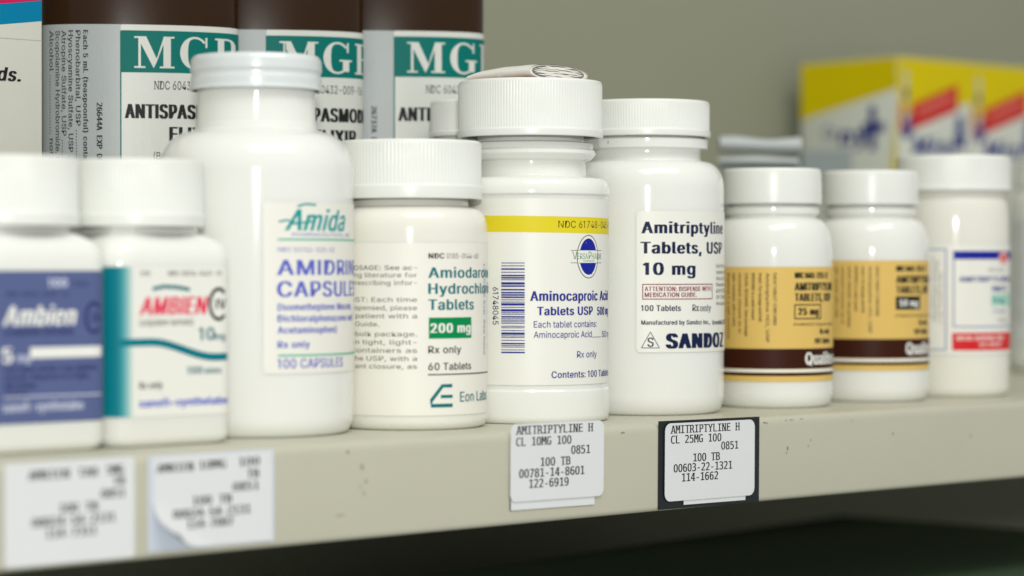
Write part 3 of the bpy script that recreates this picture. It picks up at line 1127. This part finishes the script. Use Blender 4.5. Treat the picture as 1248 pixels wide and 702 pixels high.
# ------------------------------------------------------------------ two bottles with tan labels
def tan_bottle(label, b, s, off, boxed, dose, yl0, yl1):
    """s scales the artwork's heights, off turns the label round the bottle"""
    t = bottle(label, b)
    h = b.half
    f = h / 73.0
    yb = 325 + 48 / b.k
    Y = lambda y: yb - (493.8 - y) * f            # a height on the first of the two bottles
    body_mesh(b, [*[(q[0] * f, None if q[1] is None else Y(q[1])) for q in foot(73, 9, 476, 493.7)], *[(q[0] * f, Y(q[1])) for q in shoulder(73, 312, 54, 266.5, 2.2)], (53.5 * f, Y(262), 0.8),
                           (57 * f, Y(261), 0.6), (57 * f, Y(253), 0.6), (52 * f, Y(252)), (50 * f, Y(225))], t, PLASTIC)
    cap_mesh(b, 60.5 * f, Y(206), Y(249), 0, 0, t, CAPWHITE, crown=5)
    zt, zb = b.z(yl0), b.z(yl1)
    H = zt - zb
    zz = lambda q: zt - H * q                     # fraction down the label
    o = b.R * off
    V, F = patch(-b.R * 1.42 + o, b.R * 2.0, zb, zt, 0.3, b.wrap)
    lb = obj('label', V, F, TAN, t)
    a = Art()
    bl, br = -b.R * 1.30 + o, b.R * 1.95
    a.rect(bl, zz(0.888), br, zz(0.712), CHOC)
    a.rect(bl, zz(0.918), br, zz(0.892), WHITE)
    a.rect(bl, zz(0.950), br, zz(0.921), CHOC)
    a.text('Qualitest', o + b.R * 0.575, zz(0.852), H * 0.105, WHITE, width=19, bold=0.12, serif=0.07)
    cols = ('WARNING: KEEP OUT OF REACH', 'OF CHILDREN. Store at 20-25 C', 'Protect from light. See USP', 'Dispense in a tight container', 'light-resistant, with a child', 'resistant closure as in', 'USUAL DOSAGE: See package', 'DISPENSE in a well closed', 'insert. For dosage and full', 'Amitriptyline HCl, USP', 'EACH TABLET CONTAINS')
    ws = (0.50, 0.57, 0.56, 0.58, 0.46, 0.52, 0.55, 0.40, 0.42, 0.60, 0.45)
    for i, (c, q) in enumerate(zip(cols, ws)):
        uu = o + b.R * (-1.16 + 0.118 * i)
        a.text(c, uu, zz(0.055), H * 0.028, BLACK if i not in (1, 3, 5) else CHOC, width=H * q, rot=90, bold=0.06)
    x0 = o + b.R * 0.378
    a.text('NDC 0603-2213-21', x0, zz(0.098), H * 0.05, BLACK, width=15, bold=0.16)
    a.text('AMITRIPTYLINE', x0, zz(0.205), H * 0.068, BLACK, width=19.5, bold=0.15)
    a.text('TABLETS, USP', x0, zz(0.298), H * 0.068, BLACK, width=17.5, bold=0.15)
    bx0, bx1 = x0 - 0.3, x0 + 11.0
    if boxed:
        a.frame(bx0, zz(0.455), bx1, zz(0.325), 0.4, BLACK)
        a.text(dose, x0 + 1.3, zz(0.418), H * 0.06, BLACK, width=8.2, bold=0.2)
    else:
        a.rect(bx0, zz(0.445), bx1, zz(0.325), BLACK)
        a.text(dose, x0 + 1.3, zz(0.415), H * 0.06, WHITE, width=8.2, bold=0.15)
    a.text('PHARMACIST: Dispense with guide', x0 - 0.4, zz(0.512), H * 0.024, CHOC, width=21)
    a.text('Rx only', x0 + 10.5, zz(0.585), H * 0.045, BLACK, width=6, bold=0.12)
    a.text('100 Tablets', x0 + 7.8, zz(0.668), H * 0.045, BLACK, width=9, bold=0.12)
    a.build('lettering', b.wrap, lb)
    return t


tan_bottle('tan and brown labelled white bottle, its 25 mg dose in an outlined box', Round(157.1, 41.3, 20.72, 851.7, -47.66, 941, 73), 1.0, 0.0, True, '25 mg', 325.3, 465.5)
tan_bottle('tan and brown labelled white bottle, its 50 mg dose in a solid black box', Round(211.8, 43.5, 20.9, 889.6, -49.9, 1060.5, 70.5), 1.0, 0.075, False, '50 mg', 317.5, 452)

# ------------------------------------------------------------------ bottle with the red and blue label
b = Round(260.4, 44.0, 20.6, 922.3, -51.79, 1162, 67)
U, Z = b.u, b.z
t = bottle('white bottle with blue outlined label panels and a red bar', b)
body_mesh(b, [*foot(67, 7, 469, 481), *shoulder(67, 285, 62, 243, 2.2), (63.5, 239, 1.5), (64.5, 236, 1), (63, 233), (58, 210)], t, WARMPLASTIC)
cap_mesh(b, 69.5, 191, 234, 4, 120, t, CAPWHITE, crown=5, ribdepth=0.16)
lb = add_label(b, t, 1100, 1228, 298, 432, PAPER, 0.5, u0=-b.R * 1.5, u1=b.R * 1.9)
a = Art()
a.frame(-b.R * 1.4, Z(427, 1140), U(1154), Z(303, 1140), 0.5, GBLUE)
for i, x in enumerate((1137, 1141.5, 1146)):
    a.text(('Usual dosage: see package insert', 'Dispense in tight containers', 'Store below 30 C')[i], U(x), Z((312, 318, 332)[i], 1140), 1.0, GREYINK, width=(24, 22, 19)[i], rot=90)
a.frame(U(1161.5), Z(399, 1190), b.R * 1.75, Z(306, 1190), 0.5, GBLUE)
a.rect(U(1161.5), Z(316, 1190), b.R * 1.75, Z(306, 1190), ROYAL)
a.oval(U(1221), Z(314, 1215), 3.6, 2.3, RED)
a.oval(U(1221), Z(314, 1215), 3.1, 1.8, WHITE)
a.oval(U(1221), Z(314, 1215), 2.4, 1.2, RED)
a.text('NDC 0000', U(1203), Z(331, 1210), 1.2, GREYINK, width=8)
a.text('AMITRIPTYLINE', U(1169), Z(343.5, 1195), 2.0, BLUE, width=U(1224) - U(1169), bold=0.14)
a.text('HCl', U(1225), Z(343.5, 1215), 2.0, BLUE, width=3, bold=0.14)
a.text('TABLETS', U(1206), Z(355, 1210), 2.0, BLUE, width=9, bold=0.14)
a.rect(U(1206), Z(372.5, 1210), b.R * 1.6, Z(358, 1210), MINT)
a.text('10 mg', U(1208), Z(369, 1210), 2.0, TEAL, width=6.5, bold=0.1)
a.text('100 tablets', U(1208), Z(381.5, 1210), 1.5, GBLUE, width=8)
a.text('Rx only', U(1215), Z(392, 1213), 1.4, GREYINK, width=5.5)
a.rect(U(1160.5), Z(427, 1190), b.R * 1.75, Z(405.5, 1190), RED)
a.text('INITIAL DISPENSE ONLY', U(1166), Z(414.5, 1195), 1.6, WHITE, width=21, bold=0.1)
a.text('SEE INSERT', U(1192), Z(422, 1200), 1.4, WHITE, width=11, bold=0.08)
a.build('lettering', b.wrap, lb)

# ------------------------------------------------------------------ white bottles in the second row
b = Round(467, 141.4, 26.42, 1132.3, -54.32, 1300, 70)
U, Z = b.u, b.z
t = bottle('white bottle cut off by the right edge, standing deeper on the shelf', b, group='medicine bottles in the second row')
body_mesh(b, [(60, None), (66, 450, 4), (70, 440, 8), (70, 262), (69, 245, 8), (66, 236, 5), (62, 232), (58, 210)], t, PLASTIC)
cap_mesh(b, 64, 196, 229, 3, 110, t, CAPWHITE, crown=5)
lb = add_label(b, t, 1233, 1365, 262, 420, PALE, 0.5)
a = Art()
for i, x in enumerate((1236, 1239, 1243, 1248)):
    a.text('Dispense in a tight, light resistant container', U(x), Z(270, 1250), 1.5, GREYINK, width=46, rot=90)
a.build('lettering', b.wrap, lb)

b = Round(61.6, 84.0, 20.5, 820.0, -41.0, 590, 74)
t = bottle('white capped bottle mostly hidden behind the wide capped bottle', b, group='medicine bottles in the second row')
body_mesh(b, [(64, None), (70, 496, 4), (74, 486, 8), (74, 205), (72, 188, 8), (62, 176, 6), (58, 172), (56, 150)], t, PLASTIC)
cap_mesh(b, 65, 124, 168, 5, 120, t, CAPWHITE, crown=4)

# ------------------------------------------------------------------ three brown bottles with teal letter labels
def superellipse(a_, b_, e=2.6, n=96):
    pts = []
    for k in range(n):
        q = 2 * math.pi * k / n - math.pi / 2      # first point faces the front
        c, s = math.cos(q), math.sin(q)
        pts.append((a_ * math.copysign(abs(c) ** (2 / e), c), b_ * math.copysign(abs(s) ** (2 / e), s)))
    return pts


def serif_M(a, u, v, w_, h, m):
    R = lambda x0, y0, x1, y1: a.rect(u + x0 * w_, v + y0 * h, u + x1 * w_, v + y1 * h, m, step=0.7)
    Q = lambda *p: a.poly([(u + x * w_, v + y * h) for x, y in p], m)
    R(0.11, 0, 0.17, 1)
    Q((0.08, 1), (0.30, 1), (0.56, 0.28), (0.48, 0.0))
    Q((0.48, 0.0), (0.545, 0.16), (0.79, 1), (0.73, 1))
    R(0.72, 0, 0.90, 1)
    R(0.01, 0, 0.28, 0.055)
    R(0.01, 0.945, 0.2, 1)
    R(0.63, 0, 0.99, 0.055)
    R(0.8, 0.945, 0.99, 1)


def serif_G(a, u, v, w_, h, m):
    P = []
    n = 40
    for k in range(n + 1):
        q = math.radians(42 + (338 - 42) * k / n)
        thick = 0.07 + 0.17 * max(0, -math.cos(q)) ** 0.8
        P += [(u + w_ * (0.47 + 0.45 * math.cos(q)), v + h * (0.5 + 0.52 * math.sin(q))),
              (u + w_ * (0.47 + (0.45 - thick) * math.cos(q)), v + h * (0.5 + (0.52 - 0.065) * math.sin(q)))]
    a.add(P, [(2 * k, 2 * k + 2, 2 * k + 3, 2 * k + 1) for k in range(n)], m, a.h())
    R = lambda x0, y0, x1, y1: a.rect(u + x0 * w_, v + y0 * h, u + x1 * w_, v + y1 * h, m, step=0.7)
    R(0.66, 0.06, 0.88, 0.43)
    R(0.54, 0.39, 0.98, 0.445)
    R(0.80, 0.68, 0.86, 1.0)


def serif_P(a, u, v, w_, h, m):
    R = lambda x0, y0, x1, y1: a.rect(u + x0 * w_, v + y0 * h, u + x1 * w_, v + y1 * h, m, step=0.7)
    R(0.12, 0, 0.38, 1)
    R(0.01, 0, 0.52, 0.055)
    R(0.01, 0.945, 0.2, 1)
    P = []
    n = 24
    for k in range(n + 1):
        q = math.radians(-90 + 180 * k / n)
        th = 0.05 + 0.2 * max(0, math.cos(q))
        P += [(u + w_ * (0.48 + 0.46 * math.cos(q)), v + h * (0.735 + 0.265 * math.sin(q))),
              (u + w_ * (0.48 + (0.46 - th) * math.cos(q)), v + h * (0.735 + 0.21 * math.sin(q)))]
    a.add(P, [(2 * k, 2 * k + 2, 2 * k + 3, 2 * k + 1) for k in range(n)], m, a.h())
    R(0.38, 0.945, 0.48, 1.0)
    R(0.38, 0.47, 0.48, 0.525)


def brown_bottle(label, X, Y, dist, rz, sc, off, detail, code):
    """flat sided brown bottle; off slides the label's teal edge along the front (mm from the middle)"""
    t = thing('syrup_bottle', label, 'bottle', (X, Y, 0), math.radians(rz), 'brown syrup bottles in the back row')
    A_, B_ = 31.7 * sc, 12.2 * sc
    pts = superellipse(A_, B_, 2.3)
    s = sc
    rings = [(0, 0.9, 0, 0), (0.6, 0.96, 0, 0), (2.2, 1, 0, 0), (141 * s, 1, 0, 0), (143 * s, 0.985, 0, 0), (147 * s, 0.96, 0.05, 11), (152 * s, 0.9, 0.2, 11), (157 * s, 0.82, 0.5, 11), (161 * s, 0.7, 0.85, 11), (164 * s, 0.6, 1, 11), (172 * s, 0.6, 1, 11)]
    blend_body(pts, rings, t, BROWN)
    V, F = lathe(fillet([(12, 168 * s), (13, 168 * s, 0.4), (13, 182 * s, 1.5), (0.2, 182 * s)]), seg=64)
    obj('cap', V, F, CAPWHITE, t, sharp=50)
    sec = Section(pts)
    zt = 125.4 * s
    zb = 24 * s
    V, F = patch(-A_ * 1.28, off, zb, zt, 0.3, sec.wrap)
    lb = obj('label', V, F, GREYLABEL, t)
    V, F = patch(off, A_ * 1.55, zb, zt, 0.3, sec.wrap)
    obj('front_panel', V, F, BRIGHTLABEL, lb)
    a = Art()
    g = 0.266 * s
    zy = lambda y: zt - (y - 29.5) * g            # down the label
    ux = lambda x: off + (x - 152) * g            # across, from the teal edge
    a.rect(ux(151.2), zb, ux(152.8), zt - 2, MGTEAL)
    a.rect(ux(152.8), zy(87), A_ * 1.53, zy(36.5), MGTEAL)
    serif_M(a, ux(167.5), zy(81.5), 49 * g, 38 * g, BRIGHTLABEL)
    serif_G(a, ux(222), zy(81.5), 40 * g, 38 * g, BRIGHTLABEL)
    serif_P(a, ux(266), zy(81.5), 34 * g, 38 * g, BRIGHTLABEL)
    a.text('NDC 60432-009-16', ux(192), zy(107), 10 * g, BLACK, width=88 * g, serif=0.08)
    a.text('ANTISPASMODIC', ux(158), zy(142), 17 * g, BLACK, width=140 * g, bold=0.17)
    a.text('ELIXIR', ux(211), zy(169), 17 * g, BLACK, width=56 * g, bold=0.17)
    a.text('(Belladonna Alkaloids', ux(191), zy(192), 9.5 * g, BLACK, width=96 * g)
    a.text('with Phenobarbital)', ux(195), zy(208), 9.5 * g, BLACK, width=88 * g)
    a.text(code, ux(123.5), zy(124), 6.5 * g, BLACK, width=88 * g, rot=90, key='mono', bold=0.12)
    if detail:
        for s_, x, ln, bo in (('Each 5 mL (teaspoonful) contains:', 107.5, 172, 0.12), ('Phenobarbital, USP .......... 16.2 mg', 98.5, 205, .04), ('Hyoscyamine Sulfate, USP ..... 0.1037 mg', 89.5, 228, .04),
                              ('Atropine Sulfate, USP ....... 0.0194 mg', 81, 220, 0), ('Scopolamine Hydrobromide, USP . 0.0065 mg', 73, 240, 0), ('Alcohol .................... not more than 23%', 64.5, 250, 0)):
            a.text(s_, ux(x), zy(37), 5.6 * g, BLACK, width=ln * g, rot=90, bold=bo, serif=0.07)
    a.build('lettering', sec.wrap, lb)
    return t


brown_bottle('brown syrup bottle with an upright ingredient list beside the carton, leftmost of three', -34.8, 142.7, 800, -33.0 + 2, 1.0, -6.5, True, '26644A EXP 06/07')
brown_bottle('middle one of the three brown syrup bottles with teal banner labels', 10.1, 134.4, 823, -36.0 + 2, 1.005, -0.8, False, '26644A EXP 06/07')
brown_bottle('brown syrup bottle nearest the bare wall, rightmost of three', 55.1, 125.4, 846, -38.8 + 2, 1.02, 1.2, False, '26737A EXP 07/07')

# ------------------------------------------------------------------ cartons
def box_mesh(x0, x1, y0, y1, z0, z1, bev=0.5):
    bm = bmesh.new()
    bmesh.ops.create_cube(bm, size=1)
    for v in bm.verts:
        v.co = Vector(((x0 + x1) / 2 + v.co.x * (x1 - x0), (y0 + y1) / 2 + v.co.y * (y1 - y0), (z0 + z1) / 2 + v.co.z * (z1 - z0)))
    bmesh.ops.bevel(bm, geom=bm.edges[:], offset=bev, segments=2, affect='EDGES', profile=0.5)
    V = [tuple(v.co) for v in bm.verts]
    bm.verts.index_update()
    F = [tuple(v.index for v in f.verts) for f in bm.faces]
    bm.free()
    return V, F


t = thing('medicine_carton', 'white carton with red and teal stripes across its top, left of the brown bottles', 'carton', (-71.5, 142, 0), 0)
V, F = box_mesh(-66, 0, 0, 34, 0, 155, 0.5)
bd = obj('carton_body', V, F, mat('plain_carton', (202, 202, 192), 0.4, 0.3, var=0.03, vscale=60, bump=0.1, bscale=350), t, sharp=30)
a = Art()
kz = 0.2583
cz = lambda y: 48 - (y - 325) * kz
cx = lambda x: (x - 52) * 0.352
a.poly([(cx(-130), cz(60)), (cx(51.4), cz(26)), (cx(51.4), cz(1)), (cx(-130), cz(35))], INK('carton_teal', (0, 120, 160)))
a.poly([(cx(-130), cz(35)), (cx(51.4), cz(1)), (cx(51.4), cz(-40)), (cx(-130), cz(-6))], INK('carton_crimson', (196, 30, 84)))
for i in range(60):
    a.rect(cx(50 - 3 * i), cz(50.5), cx(48.8 - 3 * i), cz(49.6), GREYINK)
a.text('standards.', cx(29), cz(101), 4.2, BLACK, bold=0.15, shear=0.2, align='r', xs=0.95)
a.build('lettering', lambda u, v, h: (u, -0.03 - h, v), bd)


def yellow_carton(label, X, Y):
    t = thing('medicine_carton', label, 'carton', (X, Y, 0), 0, 'yellow cartons against the wall')
    W_, D_, H_ = 56.5, 62.0, 149.0
    V, F = box_mesh(0, W_, 0, D_, 0, H_, 0.7)
    bd = obj('carton_body', V, F, BOXWHITE, t, sharp=30)
    a = Art()                                    # front face
    fx = lambda x: (x - 1093) * W_ / 108.0
    zz = lambda y: H_ - (y - 70) * 0.40
    a.poly([(0.3, zz(148)), (0.3, H_ - 0.3), (W_ - 0.3, H_ - 0.3), (W_ - 0.3, zz(120))], BOXYELLOW)
    a.poly([(fx(1112), zz(158)), (fx(1112), zz(127)), (fx(1181), zz(98)), (fx(1181), zz(130))], BOXRED)
    a.stroke([(fx(1122), zz(136)), (fx(1172), zz(114))], 3.0, INK('carton_pink', (214, 110, 100)))
    # dropper shape: stem, shoulder and bulb
    a.rect(fx(1103), zz(128), fx(1107.5), zz(86), BOXGREY)
    a.rect(fx(1102), zz(120), fx(1108.5), zz(108), BOXBLUE)
    a.oval(fx(1105.5), zz(153), 4.6, 6.5, BOXBLUE)
    a.rect(fx(1102), zz(150), fx(1109), zz(134), BOXGREY)
    a.poly([(fx(1096), zz(160)), (fx(1096), zz(128)), (fx(1101), zz(124)), (fx(1101), zz(160))], BOXRED)
    a.oval(fx(1184), zz(150), 3.2, 5.5, BOXBLUE)
    a.rect(fx(1176), zz(176), fx(1192), zz(160), BOXBLUE)
    a.text('Mini', fx(1116), zz(186), 8.5, BOXBLUE, width=31, bold=0.2, shear=0.2)
    a.build('front_print', lambda u, v, h: (u, -0.03 - h, v), bd)
    a = Art()                                    # left side face, u runs from the far edge to the near edge
    sx = lambda x: (x - 978) * D_ / 115.0
    a.poly([(0.3, zz(140)), (0.3, H_ - 0.3), (D_ - 0.3, H_ - 0.3), (D_ - 0.3, zz(108))], BOXYELLOW)
    a.poly([(sx(1083), zz(230)), (sx(1090), zz(150)), (D_ - 0.3, zz(140)), (D_ - 0.3, zz(230))], BOXYELLOW)
    a.text('Ce', sx(1006), zz(166), 7, BOXBLUE, width=8, bold=0.05)
    a.text('ny', sx(1026), zz(174), 9.5, BOXBLUE, width=17, bold=0.22, shear=0.15)
    a.rect(sx(1060), zz(182), sx(1068), zz(128), BOXBLUE)
    a.rect(sx(1052), zz(160), sx(1078), zz(148), BOXBLUE)
    a.rect(0.3, zz(230), sx(1040), zz(178), BOXGREY)
    a.build('side_print', lambda u, v, h: (-0.03 - h, D_ - u, v), bd)
    return t


yellow_carton('yellow and white carton turning its blue lettered side to us, nearest the brown bottles', 447.5, 225.0)
yellow_carton('yellow and white carton with a red slanted patch, in the middle of three', 505.5, 226.5)
yellow_carton('yellow and white carton cut off by the right edge of the picture', 563.5, 225.5)

# folded leaflets behind the tan label bottles, on a small grey carton
t = thing('medicine_carton', 'small grey carton under the pair of folded leaflets', 'carton', (248.6, 131.7, 0), math.radians(-47.4))
V, F = box_mesh(-20, 17, -9, 12, 0, 87.0, 0.5)
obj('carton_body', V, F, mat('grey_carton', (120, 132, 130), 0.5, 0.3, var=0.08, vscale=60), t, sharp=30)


def roll(label, hgt, zc, L, y0, seed):
    t = thing('folded_leaflet', label, 'leaflet', (248.6, 131.7, zc), math.radians(-47.4 + (5 if seed == 2 else -4)), 'folded leaflets')
    V, F = [], []
    nseg, nl = 40, 10
    for j in range(nl + 1):
        x = -L / 2 + L * j / nl
        for i in range(nseg):
            q = 2 * math.pi * i / nseg
            c, s = math.cos(q), math.sin(q)
            V.append((x, y0 + 8.0 * math.copysign(abs(c) ** 0.8, c), hgt * (0.5 + 0.5 * s) * (1 - 0.05 * c) * (1 + 0.10 * math.sin(x * 0.23 + 2 * seed) * (s > 0)) - 0.02 * x))
    for j in range(nl):
        for i in range(nseg):
            i2 = (i + 1) % nseg
            F.append((j * nseg + i, (j + 1) * nseg + i, (j + 1) * nseg + i2, j * nseg + i2))
    F.append(tuple(range(nseg)))
    F.append(tuple(range((nl + 1) * nseg - 1, nl * nseg - 1, -1)))
    obj('outer_sheet', V, F, mat('leaflet_bluewhite', (190, 196, 196), 0.45, 0.4, var=0.10, vscale=90, bump=0.3, bscale=120), t, sharp=60)
    return t


roll('flat folded leaflet, lower of the pair behind the tan labelled bottles', 4.2, 87.6, 31, 0.0, 1)
roll('plump folded leaflet, upper of the pair behind the tan labelled bottles', 6.0, 93.2, 32, 0.5, 2)
